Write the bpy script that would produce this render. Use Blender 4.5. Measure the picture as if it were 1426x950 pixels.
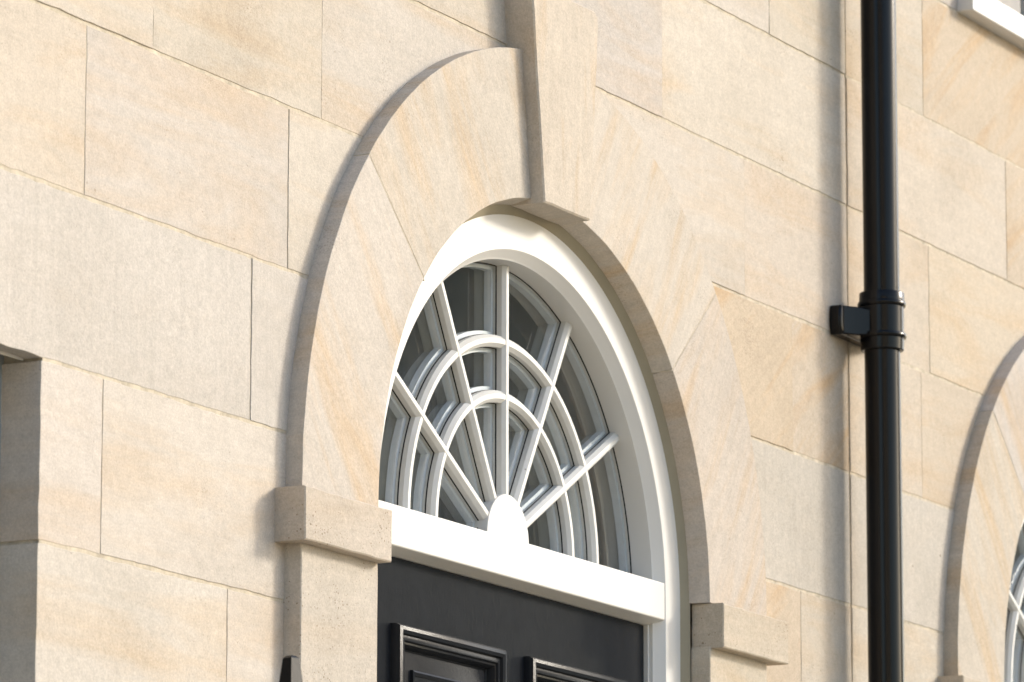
import bpy, math, random
from mathutils import Vector, Matrix
random.seed(11)
R = math.radians
sc = bpy.context.scene
for o in list(bpy.data.objects): bpy.data.objects.remove(o)
Z0 = 2.75                      # height of the arch springing above the pavement

# ------------------------------------------------------------------ camera
cd = bpy.data.cameras.new('camera'); cam = bpy.data.objects.new('camera', cd); sc.collection.objects.link(cam)
F_PX, YAW, PITCH, ROLL = 7152.74, 1.09022809, .190185915, .00174503
cd.sensor_width = 36; cd.lens = F_PX / 1426 * 36; cd.clip_start = .1; cd.clip_end = 3000
cy, sy, cp, sp = math.cos(YAW), math.sin(YAW), math.cos(PITCH), math.sin(PITCH)
f = Vector((sy*cp, cy*cp, sp)); r = Vector((cy, -sy, 0)); u = r.cross(f)
c_, s_ = math.cos(ROLL), math.sin(ROLL); r2 = c_*r + s_*u; u2 = -s_*r + c_*u
M = Matrix((r2, u2, -f)).transposed().to_4x4(); M.translation = (-7.78581, -4.00698, -1.30135 + Z0)
cam.matrix_world = M; sc.camera = cam
cd.dof.use_dof = True; cd.dof.focus_distance = 8.45; cd.dof.aperture_fstop = 11

# ------------------------------------------------------------------ sky, sun, exposure
SUN_TO = Vector((1.2, -1.0, .60)).normalized()          # towards the sun
el = math.asin(SUN_TO.z); rot = math.atan2(SUN_TO.x, SUN_TO.y)
w = bpy.data.worlds.new('World'); sc.world = w; w.use_nodes = True
nt = w.node_tree; bg = nt.nodes['Background']
sky = nt.nodes.new('ShaderNodeTexSky'); sky.sky_type = 'NISHITA'; sky.sun_disc = False
sky.sun_elevation = el; sky.sun_rotation = rot; sky.air_density = 1.0; sky.dust_density = 1.6; sky.ozone_density = 1.0
nt.links.new(sky.outputs[0], bg.inputs[0]); bg.inputs[1].default_value = .15
sd = bpy.data.lights.new('sun', 'SUN'); sd.energy = 1.5; sd.angle = R(10); sd.color = (1, .93, .82)
sun = bpy.data.objects.new('sun', sd); sc.collection.objects.link(sun)
sun.rotation_euler = (-SUN_TO).to_track_quat('-Z', 'Y').to_euler(); sun.location = SUN_TO*40
vs = sc.view_settings; vs.view_transform = 'Standard'; vs.look = 'None'; vs.gamma = 1; vs.exposure = 1.24; vs.use_curve_mapping = False
sc.cycles.max_bounces = 10; sc.cycles.transparent_max_bounces = 16

# ------------------------------------------------------------------ materials
def mat(name):
    m = bpy.data.materials.new(name); m.use_nodes = True
    return m, m.node_tree, m.node_tree.nodes['Principled BSDF']
class NB:
    def __init__(s, t): s.t = t
    def n(s, typ, **kw):
        x = s.t.nodes.new(typ)
        for k, v in kw.items():
            if hasattr(x, k): setattr(x, k, v)
            else: x.inputs[k.replace('_', ' ')].default_value = v
        return x
    def l(s, a, b): s.t.links.new(a, b)
    def noise(s, vec, scale, detail=4, rough=.55, dist=0):
        x = s.t.nodes.new('ShaderNodeTexNoise'); s.l(vec, x.inputs['Vector'])
        for k, v in (('Scale', scale), ('Detail', detail), ('Roughness', rough), ('Distortion', dist)): x.inputs[k].default_value = v
        return x.outputs['Fac']
    def remap(s, val, a, b, c, d):
        x = s.t.nodes.new('ShaderNodeMapRange'); s.l(val, x.inputs[0])
        for i, v in enumerate((a, b, c, d)): x.inputs[i+1].default_value = v
        return x.outputs[0]
    def mapping(s, vec, scale=(1,1,1), rot=(0,0,0)):
        x = s.t.nodes.new('ShaderNodeMapping'); s.l(vec, x.inputs[0]); x.inputs['Scale'].default_value = scale; x.inputs['Rotation'].default_value = rot
        return x.outputs[0]
    def mix(s, fac, a, b, mode='MIX'):
        x = s.t.nodes.new('ShaderNodeMix'); x.data_type = 'RGBA'; x.blend_type = mode
        for i, v in ((0, fac), (6, a), (7, b)):
            if hasattr(v, 'is_linked') or hasattr(v, 'links'): s.l(v, x.inputs[i])
            else: x.inputs[i].default_value = v if i == 0 else (*v, 1)
        return x.outputs[2]
    def math(s, op, a, b=0.0):
        x = s.t.nodes.new('ShaderNodeMath'); x.operation = op
        for i, v in enumerate((a, b)):
            if hasattr(v, 'links'): s.l(v, x.inputs[i])
            else: x.inputs[i].default_value = v
        return x.outputs[0]

def stone(name, tilt=0.0, ochre=.5, striate=0.0, pit=.5, bed=.06, chip=0.0):
    """oolitic limestone: warm bedding bands, grey blotches, grain and small pits; tint from the object's colour"""
    m, t, bsdf = mat(name); b = NB(t)
    tc = b.n('ShaderNodeTexCoord'); oi = b.n('ShaderNodeObjectInfo')
    off = b.n('ShaderNodeVectorMath', operation='SCALE'); off.inputs[0].default_value = (37, 11, 53); b.l(oi.outputs['Random'], off.inputs['Scale'])
    add = b.n('ShaderNodeVectorMath', operation='ADD'); b.l(tc.outputs['Object'], add.inputs[0]); b.l(off.outputs[0], add.inputs[1])
    raw = add.outputs[0]
    vec = b.mapping(raw, rot=(0, tilt, 0))
    col = oi.outputs['Color']
    bands = b.noise(b.mapping(vec, (1.3, 1.3, 7)), 1.5, 5, .6, .6)
    fb = b.remap(bands, .46, .72, 0, ochre)
    col = b.mix(fb, col, b.mix(1.0, col, (.98, .80, .58), 'MULTIPLY'))
    gb = b.noise(b.mapping(raw, (1, 1, 1.4)), 2.6, 4, .55, .3)
    fg = b.remap(gb, .47, .70, 0, .62)
    col = b.mix(fg, col, b.mix(1.0, col, (.85, .84, .82), 'MULTIPLY'))
    fine_b = b.noise(b.mapping(vec, (2.4, 2.4, 46)), 2.0, 8, .75, .5)
    v1 = b.remap(fine_b, .3, .7, 1-bed, 1+bed*.6)
    sp1 = b.remap(b.noise(raw, 55, 8, .75), .32, .70, 1.07, .88)
    gr = b.noise(raw, 290, 3, .75)
    sp2 = b.remap(gr, .3, .7, .85, 1.11)
    mul = b.math('MULTIPLY', b.math('MULTIPLY', v1, sp1), sp2)
    if striate:
        st = b.remap(b.noise(b.mapping(raw, (90, 90, 2.2)), 1.6, 3, .6), .3, .7, 1 - striate, 1 + striate*.6)
        mul = b.math('MULTIPLY', mul, st)
    cm = b.n('ShaderNodeCombineColor')
    for i in range(3): b.l(mul, cm.inputs[i])
    col = b.mix(1.0, col, cm.outputs[0], 'MULTIPLY')
    vor = b.n('ShaderNodeTexVoronoi'); vor.inputs['Scale'].default_value = 75 if pit < 1 else 125; b.l(raw, vor.inputs['Vector'])
    pm = b.remap(b.noise(raw, 9, 3, .6), .5 if pit < 1 else .38, .68, .0, .17 if pit < 1 else .24)
    pits = b.math('LESS_THAN', vor.outputs['Distance'], pm)
    pits = b.math('MULTIPLY', pits, pit*.8)
    col = b.mix(pits, col, b.mix(1.0, col, (.42, .36, .29), 'MULTIPLY'))
    # clusters of fine grey-brown speckle
    v2 = b.n('ShaderNodeTexVoronoi'); v2.inputs['Scale'].default_value = 230; b.l(raw, v2.inputs['Vector'])
    sm = b.remap(b.noise(raw, 4.5, 4, .65), .47, .70, .0, .36)
    spk = b.math('MULTIPLY', b.math('LESS_THAN', v2.outputs['Distance'], sm), .55)
    col = b.mix(spk, col, b.mix(1.0, col, (.70, .67, .64), 'MULTIPLY'))
    if chip:
        v3 = b.n('ShaderNodeTexVoronoi'); v3.inputs['Scale'].default_value = 26; b.l(b.mapping(raw, (1, 1, 1.6)), v3.inputs['Vector'])
        cmk = b.remap(b.noise(raw, 12, 5, .7), .5, .66, .0, .2)
        chp = b.math('LESS_THAN', v3.outputs['Distance'], cmk)
        col = b.mix(b.math('MULTIPLY', chp, chip), col, (.12, .085, .05))
    b.l(col, bsdf.inputs['Base Color']); bsdf.inputs['Roughness'].default_value = .92; bsdf.inputs['Specular IOR Level'].default_value = .25
    h = b.math('ADD', b.math('MULTIPLY', gr, .35), b.math('MULTIPLY', b.noise(raw, 120, 4, .7), .6))
    h = b.math('ADD', h, b.math('MULTIPLY', b.noise(raw, 14, 4, .6), 1.2))
    h = b.math('SUBTRACT', h, b.math('MULTIPLY', pits, 1.2))
    bp = b.n('ShaderNodeBump'); bp.inputs['Strength'].default_value = .55; bp.inputs['Distance'].default_value = .0022
    b.l(h, bp.inputs['Height']); b.l(bp.outputs[0], bsdf.inputs['Normal'])
    return m

def simple(name, col, rough=.5, spec=.5, var=.06, vscale=30, bump=0, bscale=200, dirt=0):
    m, t, bsdf = mat(name); b = NB(t)
    tc = b.n('ShaderNodeTexCoord'); v = b.remap(b.noise(tc.outputs['Object'], vscale, 6, .65), .3, .7, 1-var, 1+var)
    cm = b.n('ShaderNodeCombineColor')
    for i in range(3): b.l(v, cm.inputs[i])
    c = b.mix(1.0, col, cm.outputs[0], 'MULTIPLY')
    if dirt:
        vor = b.n('ShaderNodeTexVoronoi'); vor.inputs['Scale'].default_value = 40; b.l(tc.outputs['Object'], vor.inputs['Vector'])
        k = b.remap(b.noise(tc.outputs['Object'], 7, 3), .52, .7, 0, .085)
        c = b.mix(b.math('MULTIPLY', b.math('LESS_THAN', vor.outputs['Distance'], k), .6), c, (.16, .13, .09))
        smear = b.remap(b.noise(tc.outputs['Object'], 16, 5, .7), .5, .78, 0, dirt)
        c = b.mix(smear, c, (.42, .37, .28))
    b.l(c, bsdf.inputs['Base Color']); bsdf.inputs['Roughness'].default_value = rough; bsdf.inputs['Specular IOR Level'].default_value = spec
    if bump:
        bp = b.n('ShaderNodeBump'); bp.inputs['Strength'].default_value = bump; bp.inputs['Distance'].default_value = .001
        b.l(b.noise(b.mapping(tc.outputs['Object'], (1, 1, .25)), bscale, 5, .7), bp.inputs['Height']); b.l(bp.outputs[0], bsdf.inputs['Normal'])
    return m

S_WALL = stone('limestone_ashlar', 0, .55, 0, .5)
S_GREY = stone('limestone_sawn_grey', 0, .10, .045, .15, .012)
S_OCH = stone('limestone_ochre_stained', R(35), 1.0, 0, .4, .05)
S_CHIP = stone('limestone_chipped', R(20), .10, .03, .3, .02, .7)
S_VL = stone('limestone_voussoir_left', R(-52), .8, 0, .35, .085)
S_VR = stone('limestone_voussoir_right', R(58), .8, 0, .3, .085)
S_KEY = stone('limestone_keystone', R(88), .95, 0, .3, .09)
S_IMP = stone('limestone_impost', R(4), .25, 0, 1.0, .08)
MORTAR = simple('lime_mortar', (.50, .44, .345), .95, .2, .34, 30, .8, 300)
SEALANT = simple('mastic_sealant', (.30, .265, .19), .6, .3, .06, 20)
SEAM = simple('movement_joint_sealant', (.10, .07, .045), .8, .2, .2, 30)
WHITE = simple('white_gloss_paint', (.62, .612, .59), .38, .45, .015, 8)
WHITE_BAR = simple('white_bar_paint', (.60, .597, .575), .42, .4, .03, 25, 0, 200, .30)
BLACK = simple('black_door_paint', (.0145, .0162, .0195), .17, .055, .12, 20, .30, 240)
PIPE = simple('black_pipe_plastic', (.004, .004, .0048), .2, .22, .12, 30, .10, 500)
IRON = simple('black_railing_paint', (.006, .006, .0065), .4, .2, .1, 40, .2, 300)
SPACER = simple('aluminium_spacer', (.70, .74, .78), .38, .5, .05, 60)
GASKET = simple('black_gasket', (.012, .012, .012), .6, .3, .05)
PLASTER = simple('hall_plaster', (.30, .29, .27), .9, .2, .08, 3)
PAVE = simple('pavement_flags', (.47, .385, .26), .9, .3, .15, 1.5, .3, 60)
ROADM = simple('street_asphalt', (.07, .07, .07), .9, .3, .2, 3, .4, 80)
STEPM = simple('step_stone', (.36, .33, .28), .9, .3, .1, 6, .3, 120)
FARWALL = simple('far_house_stone', (.46, .40, .30), .9, .3, .1, 1.0)
FARPANE = simple('far_window_glass', (.02, .022, .025), .08, .5, .05)
SLATE = simple('roof_slate', (.06, .065, .075), .7, .4, .15, 4)
WINBLUE = simple('grey_blue_window_paint', (.30, .34, .37), .4, .4, .03)

def glass_mat(name, tint=(.95, .96, .96)):
    m, t, bsdf = mat(name); b = NB(t); t.nodes.remove(bsdf)
    out = t.nodes['Material Output']
    fr = b.n('ShaderNodeFresnel'); fr.inputs['IOR'].default_value = 1.5
    tr = b.n('ShaderNodeBsdfTransparent'); tr.inputs[0].default_value = (*tint, 1)
    gl = b.n('ShaderNodeBsdfGlossy'); gl.inputs['Roughness'].default_value = .012
    tc = b.n('ShaderNodeTexCoord'); bp = b.n('ShaderNodeBump'); bp.inputs['Strength'].default_value = .12; bp.inputs['Distance'].default_value = .01
    b.l(b.noise(b.mapping(tc.outputs['Object'], (9, 9, 1.2)), 1.0, 2), bp.inputs['Height']); b.l(bp.outputs[0], gl.inputs['Normal'])
    # dust on the outer face
    df = b.n('ShaderNodeBsdfDiffuse'); df.inputs[0].default_value = (.5, .49, .46, 1)
    mx = b.n('ShaderNodeMixShader'); ge = b.n('ShaderNodeNewGeometry'); fac = b.math('MULTIPLY', fr.outputs[0], b.math('SUBTRACT', 1.0, ge.outputs['Backfacing'])); b.l(fac, mx.inputs[0]); b.l(tr.outputs[0], mx.inputs[1]); b.l(gl.outputs[0], mx.inputs[2])
    vor = b.n('ShaderNodeTexVoronoi'); vor.inputs['Scale'].default_value = 110; b.l(tc.outputs['Object'], vor.inputs['Vector'])
    k = b.remap(b.noise(tc.outputs['Object'], 10, 3), .5, .7, 0, .12)
    dots = b.math('MULTIPLY', b.math('LESS_THAN', vor.outputs['Distance'], k), .25)
    dust = b.math('ADD', dots, b.remap(b.noise(tc.outputs['Object'], 5, 5, .7), .4, .8, .004, .03))
    m2 = b.n('ShaderNodeMixShader'); b.l(dust, m2.inputs[0]); b.l(mx.outputs[0], m2.inputs[1]); b.l(df.outputs[0], m2.inputs[2])
    b.l(m2.outputs[0], out.inputs[0])
    return m
GLASS = glass_mat('window_glass')

# ------------------------------------------------------------------ mesh helpers (x along the facade, y into it, z from the springing)
class MB:
    def __init__(s, dx=0.0): s.v = []; s.f = []; s.dx = dx
    def add(s, pts):
        k = len(s.v); s.v += [(p[0]-s.dx, p[1], p[2]+Z0) for p in pts]; return k
    def box(s, x0, x1, y0, y1, z0, z1):
        k = s.add([(x, y, z) for z in (z0, z1) for y in (y0, y1) for x in (x0, x1)])
        for q in ((0,1,5,4), (1,3,7,5), (3,2,6,7), (2,0,4,6), (4,5,7,6), (0,2,3,1)): s.f.append(tuple(k+i for i in q))
    def loft(s, rings, close=True, cap=True):
        n = len(rings[0]); ks = [s.add(rg) for rg in rings]
        for a, b_ in zip(ks, ks[1:]):
            for i in range(n if close else n-1):
                j = (i+1) % n; s.f.append((a+i, a+j, b_+j, b_+i))
        if cap: s.f.append(tuple(ks[0]+i for i in range(n))[::-1]); s.f.append(tuple(ks[-1]+i for i in range(n)))
    def prism(s, outline, y0, y1, bev=0.0, jit=0.0, step=0, tilt=0.0):
        o = [Vector(p) for p in outline]
        if step:
            q = []
            for a, b_ in zip(o, o[1:]+o[:1]):
                n = max(1, int((b_-a).length/step))
                q += [a + (b_-a)*(i/n) for i in range(n)]
            o = q
        if jit:
            o = [p + Vector((random.gauss(0, jit), random.gauss(0, jit))) for p in o]
        rings = []
        if bev:
            ins = inset(o, bev); c = sum(o, Vector((0, 0)))/len(o); ta, tb = random.uniform(-tilt, tilt), random.uniform(-tilt, tilt)
            yy = lambda p: y0 + ta*(p.x-c.x) + tb*(p.y-c.y)*2
            rings.append([(p.x, yy(p), p.y) for p in ins]); rings.append([(p.x, yy(p)+bev*.9, p.y) for p in o])
        else: rings.append([(p.x, y0, p.y) for p in o])
        rings.append([(p.x, y1, p.y) for p in o])
        s.loft(rings)
    def build(s, name, m, parent=None, color=None, smooth=False, bevel=0):
        me = bpy.data.meshes.new(name); me.from_pydata(s.v, [], s.f); me.validate(); me.materials.append(m)
        import bmesh
        bm = bmesh.new(); bm.from_mesh(me); bmesh.ops.recalc_face_normals(bm, faces=bm.faces)
        if smooth:
            for e in bm.edges: e.smooth = e.calc_face_angle(0) < R(32)
            for fc in bm.faces: fc.smooth = True
        bm.to_mesh(me); bm.free()
        o = bpy.data.objects.new(name, me); sc.collection.objects.link(o); o.parent = parent
        if color: o.color = (color[0]*1.11, color[1]*1.162, color[2]*1.30, 1)
        if bevel:
            bv = o.modifiers.new('bevel', 'BEVEL'); bv.width = bevel; bv.segments = 2; bv.limit_method = 'ANGLE'
        return o
def area(o): return sum(a.x*b_.y - b_.x*a.y for a, b_ in zip(o, o[1:]+o[:1]))
def inset(o, d):
    sg = 1 if area(o) > 0 else -1; n = len(o); q = []
    for i in range(n):
        a, p, c = o[i-1], o[i], o[(i+1) % n]
        e1 = (p-a).normalized(); e2 = (c-p).normalized()
        n1 = Vector((-e1.y, e1.x))*sg; n2 = Vector((-e2.y, e2.x))*sg
        k = n1 + n2; L = max(.35, 1 + n1.dot(n2)); q.append(p + k*(d/L))
    return q
def arc(R_, a0, a1, n, xc=0, zc=0):
    return [(xc + R_*math.cos(R(a0+(a1-a0)*i/n)), zc + R_*math.sin(R(a0+(a1-a0)*i/n))) for i in range(n+1)]
def arch_path(R_, zb, n=48, xc=0, zc=0):
    return [(xc+R_, zb)] + arc(R_, 0, 180, n, xc, zc) + [(xc-R_, zb)]
def sweep_arch(mb, prof, zb, n=64, xc=0, zc=0):
    """prof: (radius, y) corner points of a closed profile, swept up one jamb, round the arch and down the other"""
    P_ = [arch_path(rr, zb, n, xc, zc) for rr, y in prof]
    rings = [[(P_[j][i][0], prof[j][1], P_[j][i][1]) for j in range(len(prof))] for i in range(len(P_[0]))]
    mb.loft(rings)
def empty(name, parent=None, loc=(0,0,0)):
    o = bpy.data.objects.new(name, None); sc.collection.objects.link(o); o.parent = parent; o.location = loc; o.empty_display_size = .2
    return o
def tag(o, label=None, cat=None, group=None, kind=None):
    for k, v in (('label', label), ('category', cat), ('group', group), ('kind', kind)):
        if v: o[k] = v
    return o

CREAM = (.47, .405, .315)
def tint(base=CREAM, v=.065, h=.03):
    k = 1 + random.uniform(-v, v); a = random.uniform(-h, h)
    return (base[0]*k*(1+a*.4), base[1]*k, base[2]*k*(1-a*1.6))
GREYC = (.455, .402, .325); OCH = (.46, .365, .25)

# ------------------------------------------------------------------ ground
mb = MB(); mb.box(-900, 900, -900, 900, -3.2, -Z0 - .13); tag(mb.build('street', ROADM), kind='structure')
mb = MB(); mb.box(-60, 60, -14.0, .3, -Z0 - .5, -Z0); tag(mb.build('pavement', PAVE, bevel=.02), kind='structure')

# ------------------------------------------------------------------ walls of coursed blocks
ZC = [-2.75, -2.50, -2.235, -1.972, -1.709, -1.446, -1.183, -.92, -.713, -.447, -.181, .0875, .350, .615, .885, 1.151, 1.417, 1.683, 1.949, 2.215, 2.48]
R1, R2, PF, RC = .624, .872, -.031, .70
GAP_H, GAP_V = .0058, .0017
def arch_x(z): return RC if z <= 0 else (math.sqrt(RC*RC - z*z) if z < RC else 0.0)
def block_outline(x0, x1, z0, z1, xc, windows):
    """rectangle with the arch bite taken out; None when it falls in an opening"""
    for (wx0, wx1, wz0, wz1) in windows:
        if z0 < wz1 - .02 and z1 > wz0 + .02:
            if x0 >= wx0 - .002 and x1 <= wx1 + .002: return None
    z0 += GAP_H/2; z1 -= GAP_H/2; x0 += GAP_V/2; x1 -= GAP_V/2
    lo, hi = x0 - xc, x1 - xc
    if z0 > RC or lo >= RC or hi <= -RC: return [(x0, z0), (x1, z0), (x1, z1), (x0, z1)]
    N = 10; zs = [z0 + (z1-z0)*i/N for i in range(N+1)]
    if hi <= .01:                                    # left of the arch
        rt = [(min(x1, xc - arch_x(z)), z) for z in zs]
        if rt[0][0] <= x0 + .01: return None
        return [(x0, z0)] + rt + [(x0, z1)]
    lf = [(max(x0, xc + arch_x(z)), z) for z in zs]
    if lf[0][0] >= x1 - .01: return None
    return [(x1, z1)] + lf[::-1] + [(x1, z0)]
def lay_wall(parent, dx, xa, xb, xc, joints, windows, special):
    for k in range(len(ZC)-1):
        z0, z1 = ZC[k], ZC[k+1]
        js = joints.get(k)
        if js is None:
            js = []; x = xa + (.35 if k % 2 else .68)
            while x < xb - .2:
                if abs(x - xc) > .05: js.append(x)
                x += random.uniform(.55, .8)
            for wd in windows:
                if z0 < wd[3]-.02 and z1 > wd[2]+.02:
                    js = [j for j in js if j < wd[0]-.12 or j > wd[1]+.12] + [wd[0], wd[1]]
            if z0 < RC: js = [j for j in js if abs(j - xc) > RC + .12]
        if z0 < RC: js = list(js) + [xc]
        es = [xa] + sorted(set(js)) + [xb]
        for i, (x0, x1) in enumerate(zip(es, es[1:])):
            o = block_outline(x0, x1, z0, z1, xc, windows)
            if not o: continue
            m, c = S_WALL, tint()
            mid = ((x0+x1)/2, (z0+z1)/2)
            for (sx, sz, mm, cc) in special:
                if x0 < sx < x1 and z0 < sz < z1: m, c = mm, cc
            mb = MB(dx); mb.prism(o, random.uniform(-.0010, .0007), .03 if k == 11 else .09, .0007, .0006, .022, .0012)
            mb.build('block', m, parent, c)
def backing(parent, dx, xa, xb, xc, windows):
    """mortar bed behind the blocks, open at door and windows"""
    mb = MB(dx); zb, zt = ZC[0], ZC[-1]; y0, y1 = .0012, .20; rc = RC - .012
    def rect(x0, x1, z0, z1):
        if x1 > x0 and z1 > z0: mb.box(x0, x1, y0, y1, z0, z1)
    for side in (-1, 1):
        xs = sorted([xc, xc + side*.95]); a = arc(rc, 90, 180 if side < 0 else 0, 24, xc, 0)
        o = [(xc, .95)] + a + [(xc + side*rc, zb), (xc + side*.95, zb), (xc + side*.95, .95)]
        mb.prism(o, y0, y1)
    spans = [(xa, xc-.95, zb, .95), (xc+.95, xb, zb, .95), (xa, xb, .95, zt)]
    for (x0, x1, z0, z1) in spans:
        ws = [wd for wd in windows if wd[0] < x1 and wd[1] > x0 and wd[2] < z1 and wd[3] > z0]
        if not ws: rect(x0, x1, z0, z1); continue
        wd = ws[0]
        rect(x0, max(x0, wd[0]), z0, z1); rect(min(x1, wd[1]), x1, z0, z1)
        a_, b_ = max(x0, wd[0]), min(x1, wd[1]); rect(a_, b_, z0, wd[2]); rect(a_, b_, wd[3], z1)
    return mb.build('wall', MORTAR, parent)

# ------------------------------------------------------------------ arched doorway
def doorway(root, xc, dx, seed):
    random.seed(seed)
    zo = .012
    sur = empty('door_surround', root)
    def sector(a0, a1, name, m, c, foot=None):
        n = max(6, int(abs(a1-a0)/2.2)); oa, ia = arc(R2, a0, a1, n, xc, zo), arc(R1, a1, a0, n, xc, 0)
        if foot is not None: oa[0] = (oa[0][0], foot); ia[-1] = (ia[-1][0], foot)
        o = oa + ia
        mb = MB(dx)
        pts = [Vector(p) for p in o]; pts = [p + Vector((random.gauss(0, .0004), random.gauss(0, .0004))) for p in pts]
        back = [p.copy() for p in pts]
        for i in range(n+1, 2*n+2):
            d = back[i] - Vector((xc, 0)); back[i] = Vector((xc, 0)) + d*(.6165/.624)
        ins = inset(pts, .0007)
        mb.loft([[(p.x, PF, p.y) for p in ins], [(p.x, PF+.0008, p.y) for p in pts], [(p.x, .0075, p.y) for p in back]])
        return mb.build(name, m, sur, c, smooth=False)
    kl = math.degrees(math.atan2(.62, -.078)); kr = 180 - kl
    g = .085
    for aj in (139.5, 41):
        d_ = .08; mb = MB(dx); mb.prism(arc(R2-.001, aj-d_, aj+d_, 1, xc, zo)+arc(R1-.004, aj+d_, aj-d_, 1, xc, 0), PF+.0003, .006); mb.build('mortar_joint', MORTAR, sur)
    sector(139.5-g, kl, 'voussoir', S_VL, tint(CREAM, .02)); sector(180, 139.5+g, 'voussoir', S_VL, tint(CREAM, .02), -.0035)
    sector(0, 41-g, 'voussoir', S_VR, tint((.46, .385, .285), .03), .002); sector(kr, 41+g, 'voussoir', S_VR, tint(CREAM, .03))
    # keystone
    mb = MB(dx)
    o = [(-.088, .609), (.088, .609), (.122, .965), (.119, .982), (.108, .992), (-.137, .994)]
    mb.prism([(xc+a, b_) for a, b_ in o], -.057, .0075, .003, .0006, .03); mb.build('keystone', S_KEY, sur, tint((.47, .395, .295), .02))
    # imposts and jamb stones
    for sd_, z0, z1 in ((-1, -.090, -.005), (1, -.080, .0005)):
        xs = sorted((xc + sd_*(.6225 if sd_ < 0 else .629), xc + sd_*(.904 if sd_ < 0 else .915)))
        mb = MB(dx); mb.prism([(xs[0], z0), (xs[1], z0), (xs[1], z1), (xs[0], z1)], -.056, .0075, .0022, .0006, .025)
        mb.build('impost', S_IMP, sur, tint((.46, .385, .285), .02))
        zz = [z0+.002, -.62, -1.14, -1.66, -2.2, -Z0]
        for a, b_ in zip(zz, zz[1:]):
            mb = MB(dx); q = sorted((xc + sd_*R1, xc + sd_*R2)); o = [(q[0], b_+.002), (q[1], b_+.002), (q[1], a), (q[0], a)]
            mb.prism(o, PF, .0075, .0018, .0004, .03); mb.build('jamb_stone', S_IMP if sd_ < 0 else S_WALL, sur, tint((.46, .395, .30), .03))
    # sealant fillet between stone and frame
    mb = MB(dx); sweep_arch(mb, [(.6185, .0065), (.5995, .0185), (.64, .04)], -2.2, 72, xc); mb.build('sealant_bead', SEALANT, root, smooth=True)
    # white frame: jambs and arch in one, with chamfers
    fr = MB(dx); sweep_arch(fr, [(.602, .020), (.600, .018), (.5405, .018), (.5385, .0195), (.5285, .0345), (.5245, .037), (.5215, .125), (.66, .125)], -2.2, 96, xc)
    frame = fr.build('door_frame', WHITE, root, smooth=True)
    mb = MB(dx)
    rg = [(.0182, -.036), (.0195, -.0378), (.048, -.0465), (.125, -.0465), (.125, .034), (.06, .034), (.0196, .0305), (.0182, .029)]
    mb.loft([[(xc + x, y, z) for y, z in rg] for x in (-.536, .536)]); mb.build('transom', WHITE, frame, bevel=.0008)
    for sd_ in (-1, 1):                               # inner stop beside the door
        q = sorted((xc + sd_*.5185, xc + sd_*.5245)); mb = MB(dx); mb.box(q[0], q[1], .044, .054, -2.2, -.0466); mb.build('door_stop', WHITE, frame)
    # ---------------- fanlight
    fan = empty('fanlight', root); ZF = .034; YN = .0605; YG = .079
    W0, W1 = .0042, .0105
    prof = [(-W0, YN), (W0, YN), (W1, YN+.0065), (W1, .122), (-W1, .122), (-W1, YN+.0065)]
    for i, a in enumerate((30, 60, 90, 120, 150)):
        ca, sa = math.cos(R(a)), math.sin(R(a)); dy = .0004*(i % 2)
        # run out to the frame
        bq = ZF*sa; r_out = -bq + math.sqrt(bq*bq - ZF*ZF + .5235**2)
        mb = MB(dx); mb.loft([[(xc + rr*ca - wv*sa, y+dy, ZF + rr*sa + wv*ca) for wv, y in prof] for rr in (.06, r_out)])
        mb.build('glazing_bar', WHITE_BAR, fan, bevel=.0009)
    for i, ra in enumerate((.2555, .3525)):
        rings = []
        for (x, z), ang in zip(arc(ra, -2, 182, 64, xc, ZF), [R(-2 + 184*j/64) for j in range(65)]):
            rings.append([(x + wv*math.cos(ang), y + .0009 + .0003*i, z + wv*math.sin(ang)) for wv, y in prof])
        mb = MB(dx); mb.loft(rings); mb.build('arched_bar', WHITE_BAR, fan, smooth=True)
    mb = MB(dx); mb.prism(arc(.078, -12, 192, 40, xc, .041), YN - .002, .122, .001); mb.build('hub', WHITE, fan)
    # panes, double glazed, with spacer bars and gaskets
    rad = [(.078, .2555), (.2555, .3525), (.3525, None)]
    for si in range(6):
        a0, a1 = 30*si, 30*si+30
        for ri, (q0, q1) in enumerate(rad):
            def cell(e):
                n = 10
                def pt(rr, t):
                    # angular inset by distance e from each side
                    d0 = math.degrees(math.asin(min(.9, (e if si > 0 else e - .0095)/rr))); d1 = math.degrees(math.asin(min(.9, (e if si < 5 else e - .0095)/rr)))
                    a = a0 + d0 + (a1 - a0 - d0 - d1)*t; return a
                r0 = q0 + (e if ri else e - .0105)
                out = []
                for j in range(n+1):
                    rr = (q1 - e) if q1 else .5
                    a = pt(rr, j/n)
                    if q1 is None:
                        sa = math.sin(R(a)); bq = ZF*sa; rr = -bq + math.sqrt(bq*bq - ZF*ZF + (.523 - e + .0105)**2)
                    out.append((xc + rr*math.cos(R(a)), ZF + rr*math.sin(R(a))))
                for j in range(n, -1, -1):
                    a = pt(r0, j/n)
                    if pt(r0, 1) < pt(r0, 0): a = (a0+a1)/2
                    out.append((xc + r0*math.cos(R(a)), ZF + r0*math.sin(R(a))))
                return out
            o1 = cell(.0100)
            for yy in (YG, YG + .020):
                mb = MB(dx); mb.prism(o1, yy, yy+.004); mb.build('pane', GLASS, fan)
            def ring(e0, e1, y0, y1, name, m):
                A, B = cell(e0), cell(e1); n = len(A); mb = MB(dx)
                ks = [mb.add([(p[0], y, p[1]) for p in q]) for q, y in ((A, y0), (B, y0), (B, y1), (A, y1))]
                for s0, s1 in ((0,1), (1,2), (2,3), (3,0)):
                    for i in range(n):
                        j = (i+1) % n; mb.f.append((ks[s0]+i, ks[s0]+j, ks[s1]+j, ks[s1]+i))
                mb.build(name, m, fan)
            ring(.0112, .0185, YG+.0052, YG+.0188, 'spacer_bar', SPACER)
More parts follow.
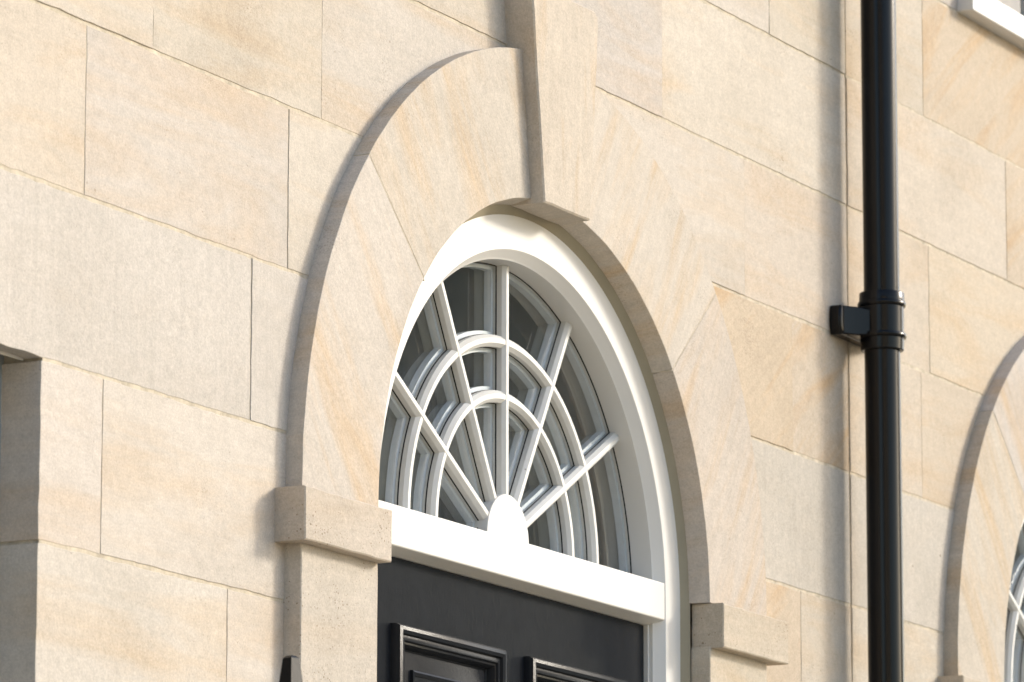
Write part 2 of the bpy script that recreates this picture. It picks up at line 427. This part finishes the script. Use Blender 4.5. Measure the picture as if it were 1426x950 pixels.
            ring(.0101, .0118, YG-.0022, YG-.0003, 'gasket', GASKET)
    # ---------------- door leaf
    YD = .052; mb = MB(dx); XO = [-.5175, -.4315, -.046, .046, .4315, .5175]; ZO = [-2.16, -1.95, -1.12, -.95, -.158, -.0475]
    def face(x0, x1, z0, z1): k = mb.add([(xc+x0, YD, z0), (xc+x1, YD, z0), (xc+x1, YD, z1), (xc+x0, YD, z1)]); mb.f.append((k, k+1, k+2, k+3))
    mb.box(xc-.5175, xc+.5175, YD+.03, YD+.045, -2.16, -.0475)
    for i in range(5):
        for j in range(5):
            if i in (1, 3) and j in (1, 3): continue
            face(XO[i], XO[i+1], ZO[j], ZO[j+1])
    k = mb.add([(xc+x, y, z) for x, z in ((-.5175, -2.16), (.5175, -2.16), (.5175, -.0475), (-.5175, -.0475)) for y in (YD, YD+.03)])
    for i in range(4): a, b_ = k+2*i, k+2*((i+1) % 4); mb.f.append((a, b_, b_+1, a+1))
    door = mb.build('door', BLACK, root)
    prof = [(0, 0), (.0005, -.011), (.004, -.0165), (.010, -.0185), (.0155, -.016), (.018, -.0115), (.0215, -.0125), (.026, -.0125), (.0285, -.009), (.0315, -.0085), (.036, -.003), (.0375, .004), (.040, .0055), (.070, .0005), (.0705, -.0045), (.0735, -.006), (.077, -.0045), (.080, -.001)]
    for (x0, x1) in ((XO[1], XO[2]), (XO[3], XO[4])):
        for (z0, z1) in ((ZO[3], ZO[4]), (ZO[1], ZO[2])):
            mb = MB(dx)
            mb.loft([[(xc+x0+e, YD+h, z0+e), (xc+x1-e, YD+h, z0+e), (xc+x1-e, YD+h, z1-e), (xc+x0+e, YD+h, z1-e)] for e, h in prof], cap=False)
            n = len(mb.v); mb.f.append((n-4, n-3, n-2, n-1)); mb.build('panel', BLACK, door, smooth=True)
    # hall behind the door
    mb = MB(dx); k0 = (xc-.95, xc+.95, .13, 4.2, -2.2, .95); mb.box(*k0)
    mb.f = [q for q in mb.f if True][1:]              # open towards the street
    # close the front round the opening
    for side in (-1, 1):
        a = arc(.55, 90, 180 if side < 0 else 0, 20, xc, 0)
        mb.f.append(tuple(range((kk := mb.add([(x, .131, z) for x, z in [(xc, .95)] + a + [(xc+side*.55, -2.2), (xc+side*.95, -2.2), (xc+side*.95, .95)]])), kk + 25)))
    mb.build('hall', PLASTER, root)
    for i in range(3):
        mb = MB(dx); mb.box(xc-.95-.02*i, xc+.95+.02*i, -.45-.28*i, .05 if i == 0 else -.45-.28*(i-1)+.001, -Z0-.02, -2.2-.183*i); mb.build('step', STEPM, root, bevel=.008)

def window(root, dx, x0, x1, z0, z1, ydep, m_frame, sill=None):
    win = empty('window', root); xm = (x0+x1)/2; t = .055
    fr = MB(dx)
    for (a, b_, c, d) in ((x0-.02, x0+t, z0, z1), (x1-t, x1+.02, z0, z1), (x0+t, x1-t, z0, z0+t), (x0+t, x1-t, z1-t, z1+.02), (x0+t, x1-t, (z0+z1)/2-.02, (z0+z1)/2+.02)):
        fr.box(a, b_, ydep, ydep+.06, c, d)
    fo = fr.build('frame', m_frame, win)
    for i in (1, 2):
        xx = x0+t + (x1-x0-2*t)*i/3
        for za, zb in ((z0+t, (z0+z1)/2-.02), ((z0+z1)/2+.02, z1-t)):
            mb = MB(dx); mb.box(xx-.01, xx+.01, ydep+.008, ydep+.05, za, zb); mb.build('glazing_bar', m_frame, win)
    xs = [x0+t] + [x0+t + (x1-x0-2*t)*i/3 + s*.01 for i in (1, 2) for s in (-1, 1)] + [x1-t]
    for i in range(3):
        for za, zb in ((z0+t, (z0+z1)/2-.02), ((z0+z1)/2+.02, z1-t)):
            mb = MB(dx); mb.box(xs[2*i], xs[2*i+1], ydep+.03, ydep+.034, za, zb); mb.build('pane', GLASS, win)
    mb = MB(dx); mb.box(x0-.3, x1+.3, ydep+.07, ydep+3, z0-.6, z1+.4); mb.f.pop(0)
    zf, zg = (z0-.6, z1+.4)
    for (a, b_, c, d) in ((x0-.3, x0-.02, zf, zg), (x1+.02, x1+.3, zf, zg), (x0-.02, x1+.02, zf, z0), (x0-.02, x1+.02, z1+.02, zg)):
        k = mb.add([(a, ydep+.07, c), (b_, ydep+.07, c), (b_, ydep+.07, d), (a, ydep+.07, d)]); mb.f.append((k, k+1, k+2, k+3))
    mb.build('room', PLASTER, win)
    # stone reveals
    mb = MB(dx)
    for a, b_ in ((x0-.12, x0), (x1, x1+.12)): mb.box(a, b_, .088, ydep+.06, z0, z1)
    mb.build('reveal', MORTAR, win)
    if sill:
        mb = MB(dx); mb.box(x0-.035, x1+.035, -.036, ydep+.02, z0-.03, z0+.004); mb.build('sill', sill, win, bevel=.003)
    return win

# ------------------------------------------------------------------ left house
H1 = tag(empty('stone_house', None, (0, 0, 0)), 'cream ashlar stone house front with white fanlight over a black door, left of the downpipe', 'house', 'stone terrace houses')
WL = (-2.62, -1.583, -1.709, .0875)
wall1 = backing(H1, 0, -3.4, 1.332, 0, [(WL[0]-.005, WL[1]+.005, WL[2], .165)])
J1 = {15: [-2.4, -1.7, -.9, -.2, .35, .971], 14: [-2.7, -1.9, -1.25, -.62, 0, .496], 13: [-2.55, -1.95, -1.288, -.767, .851],
      12: [-2.75, -2.05, -1.475, -.871, 1.066], 11: [-2.85, -.982], 10: [-2.62, -1.583, -1.413, 1.093], 9: [-2.62, -1.583, -1.045]}
random.seed(5)
lay_wall(wall1, 0, -3.4, 1.332, 0, J1, [WL], [
    (-1.4, .2, S_GREY, GREYC), (-.9, .2, S_GREY, GREYC), (1.1, .2, S_GREY, (.448, .393, .308)),
    (-1.6, .5, S_WALL, (.475, .40, .30)), (-1.1, .5, S_WALL, (.455, .395, .315)), (-.8, .45, S_WALL, (.475, .41, .315)),
    (-1.4, .75, S_WALL, (.475, .41, .315)), (-1.0, .75, S_WALL, (.45, .385, .29)), (-.7, .75, S_WALL, (.46, .40, .315)),
    (-.95, -.05, S_WALL, (.49, .425, .335)), (-1.5, -.05, S_WALL, (.49, .425, .34)), (-1.3, -.3, S_WALL, (.49, .43, .34)), (-.9, -.3, S_WALL, (.49, .425, .335)),
    (.95, .5, S_OCH, (.45, .355, .24)), (1.2, .5, S_OCH, (.455, .37, .265)), (.95, 0, S_OCH, (.47, .375, .26)), (1.2, 0, S_WALL, (.46, .39, .29)),
    (.75, .75, S_WALL, (.47, .405, .315)), (1.1, .75, S_WALL, (.465, .39, .295))])
doorway(H1, 0, 0, 21)
w1 = window(H1, 0, WL[0], WL[1], WL[2], .14, .068, WINBLUE, STEPM)
mb = MB(); mb.box(WL[0], WL[1]-.001, .0305, .0325, .0862, .10); mb.build('lintel_flashing', WHITE, w1)
# ------------------------------------------------------------------ right house
X2 = 2.668
H2 = tag(empty('stone_house', None, (X2, 0, 0)), 'cream ashlar stone house front right of the black downpipe, cut off by the picture edge', 'house', 'stone terrace houses')
WR = (1.955, 3.38, 1.440, 2.35)
wall2 = backing(H2, X2, 1.338, 4.3, X2, [(WR[0]-.005, WR[1]+.005, WR[2], WR[3])])
J2 = {15: [1.73, 2.45, 3.2], 14: [2.173, 2.9, 3.7], 13: [1.746, 3.5], 12: [1.699, 3.6], 11: [3.75], 10: [3.6]}
random.seed(8)
lay_wall(wall2, X2, 1.338, 4.3, X2, J2, [WR], [
    (1.5, .2, S_CHIP, (.448, .393, .308)), (2.0, 1.3, S_OCH, (.45, .36, .25)), (1.5, 1.3, S_WALL, (.46, .39, .29)), (1.7, 1.0, S_WALL, (.47, .395, .295)),
    (2.4, 1.0, S_OCH, (.46, .37, .26)), (1.6, .75, S_WALL, (.48, .40, .295)), (1.9, .75, S_WALL, (.48, .395, .28)), (1.5, .5, S_WALL, (.475, .395, .29)), (1.8, .5, S_WALL, (.475, .39, .28)), (1.6, 0, S_WALL, (.485, .42, .32))])
doorway(H2, X2, X2, 22)
window(H2, X2, WR[0], WR[1], WR[2]+.008, WR[3], .012, WHITE, WHITE)
# party-wall joint
mb = MB(); mb.box(1.331, 1.339, .004, .05, ZC[0], ZC[-1]); mb.build('joint_filler', SEAM, H1)

# ------------------------------------------------------------------ downpipe
XP, YP, RP = 1.3395, -.070, .0352
dp = tag(empty('downpipe', None, (XP, YP, 0)), 'black plastic rainwater downpipe with socket clip running down the stone wall', 'downpipe')
def tube(mb, prof, n=48, x=0, y=0):
    mb.loft([[(x + rr*math.cos(2*math.pi*i/n), y + rr*math.sin(2*math.pi*i/n), z) for i in range(n)] for rr, z in prof])
mb = MB(); tube(mb, [(RP, .60), (RP, 2.48)]); mb.build('pipe', PIPE, dp, smooth=True)
mb = MB(); tube(mb, [(RP, -Z0+.02), (RP, .60)]); mb.build('pipe', PIPE, dp, smooth=True)
mb = MB()
tube(mb, [(.0362, .704), (.0435, .703), (.0445, .701), (.0445, .6855), (.0465, .6845), (.0478, .682), (.0478, .6775), (.0465, .675), (.0432, .674), (.0430, .622), (.0465, .6215), (.0480, .619), (.0480, .6145), (.0465, .612), (.0432, .611), (.0425, .589), (.0405, .587), (.0362, .5865)])
mb.build('socket', PIPE, dp, smooth=True)
mb = MB()
zc_ = .640
o = []
for sgn, rng in ((1, (-90, 90)), (-1, (90, 270))):
    for i in range(9):
        a = R(rng[0] + (rng[1]-rng[0])*i/8); o.append((sgn*.088 + .012*math.cos(a), .0295*max(-1, min(1, 1.25*math.sin(a)))))
mb.prism([(x, z + zc_) for x, z in o], .043, .0695, .004)
mb.loft([[(sx*hx, y, zc_ + sz*hz) for sx, sz in ((-1,-1), (1,-1), (1,1), (-1,1))] for hx, hz, y in ((.040, .026, .006), (.062, .0285, .026), (.090, .0285, .046))])
mb.build('bracket', PIPE, dp, smooth=True, bevel=.006)

# ------------------------------------------------------------------ railing post by the step
rp = tag(empty('railing_post', None, (-1.453, -.35, 0)), 'black iron railing post with a tapered spike tip beside the doorway', 'post'); rp.rotation_euler.z = R(-14)
mb = MB(); hs = lambda h, z: [(-h, -h, z), (h, -h, z), (h, h, z), (-h, h, z)]
mb.loft([hs(.0050, -.3545), hs(.0085, -.358), hs(.0165, -.435), hs(.0165, -.445)]); mb.build('spike', IRON, rp)
mb = MB(); mb.loft([hs(.021, -.445), hs(.023, -.450), hs(.023, -.462), hs(.0165, -.468), hs(.0165, -Z0+.02), hs(.035, -Z0+.019), hs(.035, -Z0-.01)]); mb.build('post', IRON, rp)

# ------------------------------------------------------------------ house across the street, plus one added at left (mirrored in glass and paint, and bouncing light)
def far_house(loc, rz, label, length, nwin):
    oh = tag(empty('distant_house', None, loc), label, 'house'); oh.rotation_euler.z = rz
    h = length/2
    mb = MB(); mb.box(-h, h, -8, 0, -Z0-.2, 8.4); mb.build('wall', FARWALL, oh)
    mb = MB(); mb.loft([[(x, .4, 8.4), (x, -8.4, 8.4), (x, -4, 11.0)] for x in (-h-.3, h+.3)]); mb.build('roof', SLATE, oh)
    for i in range(nwin):
        for zf in (-1.2, 1.9, 5.0):
            x = -h + length*(i+.5)/nwin
            mb = MB(); mb.box(x-.65, x+.65, .0, .06, zf, zf+1.9); wo = mb.build('window', WHITE, oh)
            for sx in (-1, 1):
                for sz in (0, 1):
                    mb = MB(); mb.box(x+sx*.3-.25, x+sx*.3+.25, .061, .07, zf+.1+.87*sz, zf+.93+.87*sz); mb.build('pane', FARPANE, wo)
far_house((39.5, -17, 0), 0, 'shaded three storey house across the street, mirrored in the fanlight panes', 29, 7)
far_house((-19, -19, 0), R(-90), 'added sunlit three storey house out of view at left, bouncing warm light onto the stone', 20, 5)  # unseen house, added to throw warm sunlight onto the left-facing stone
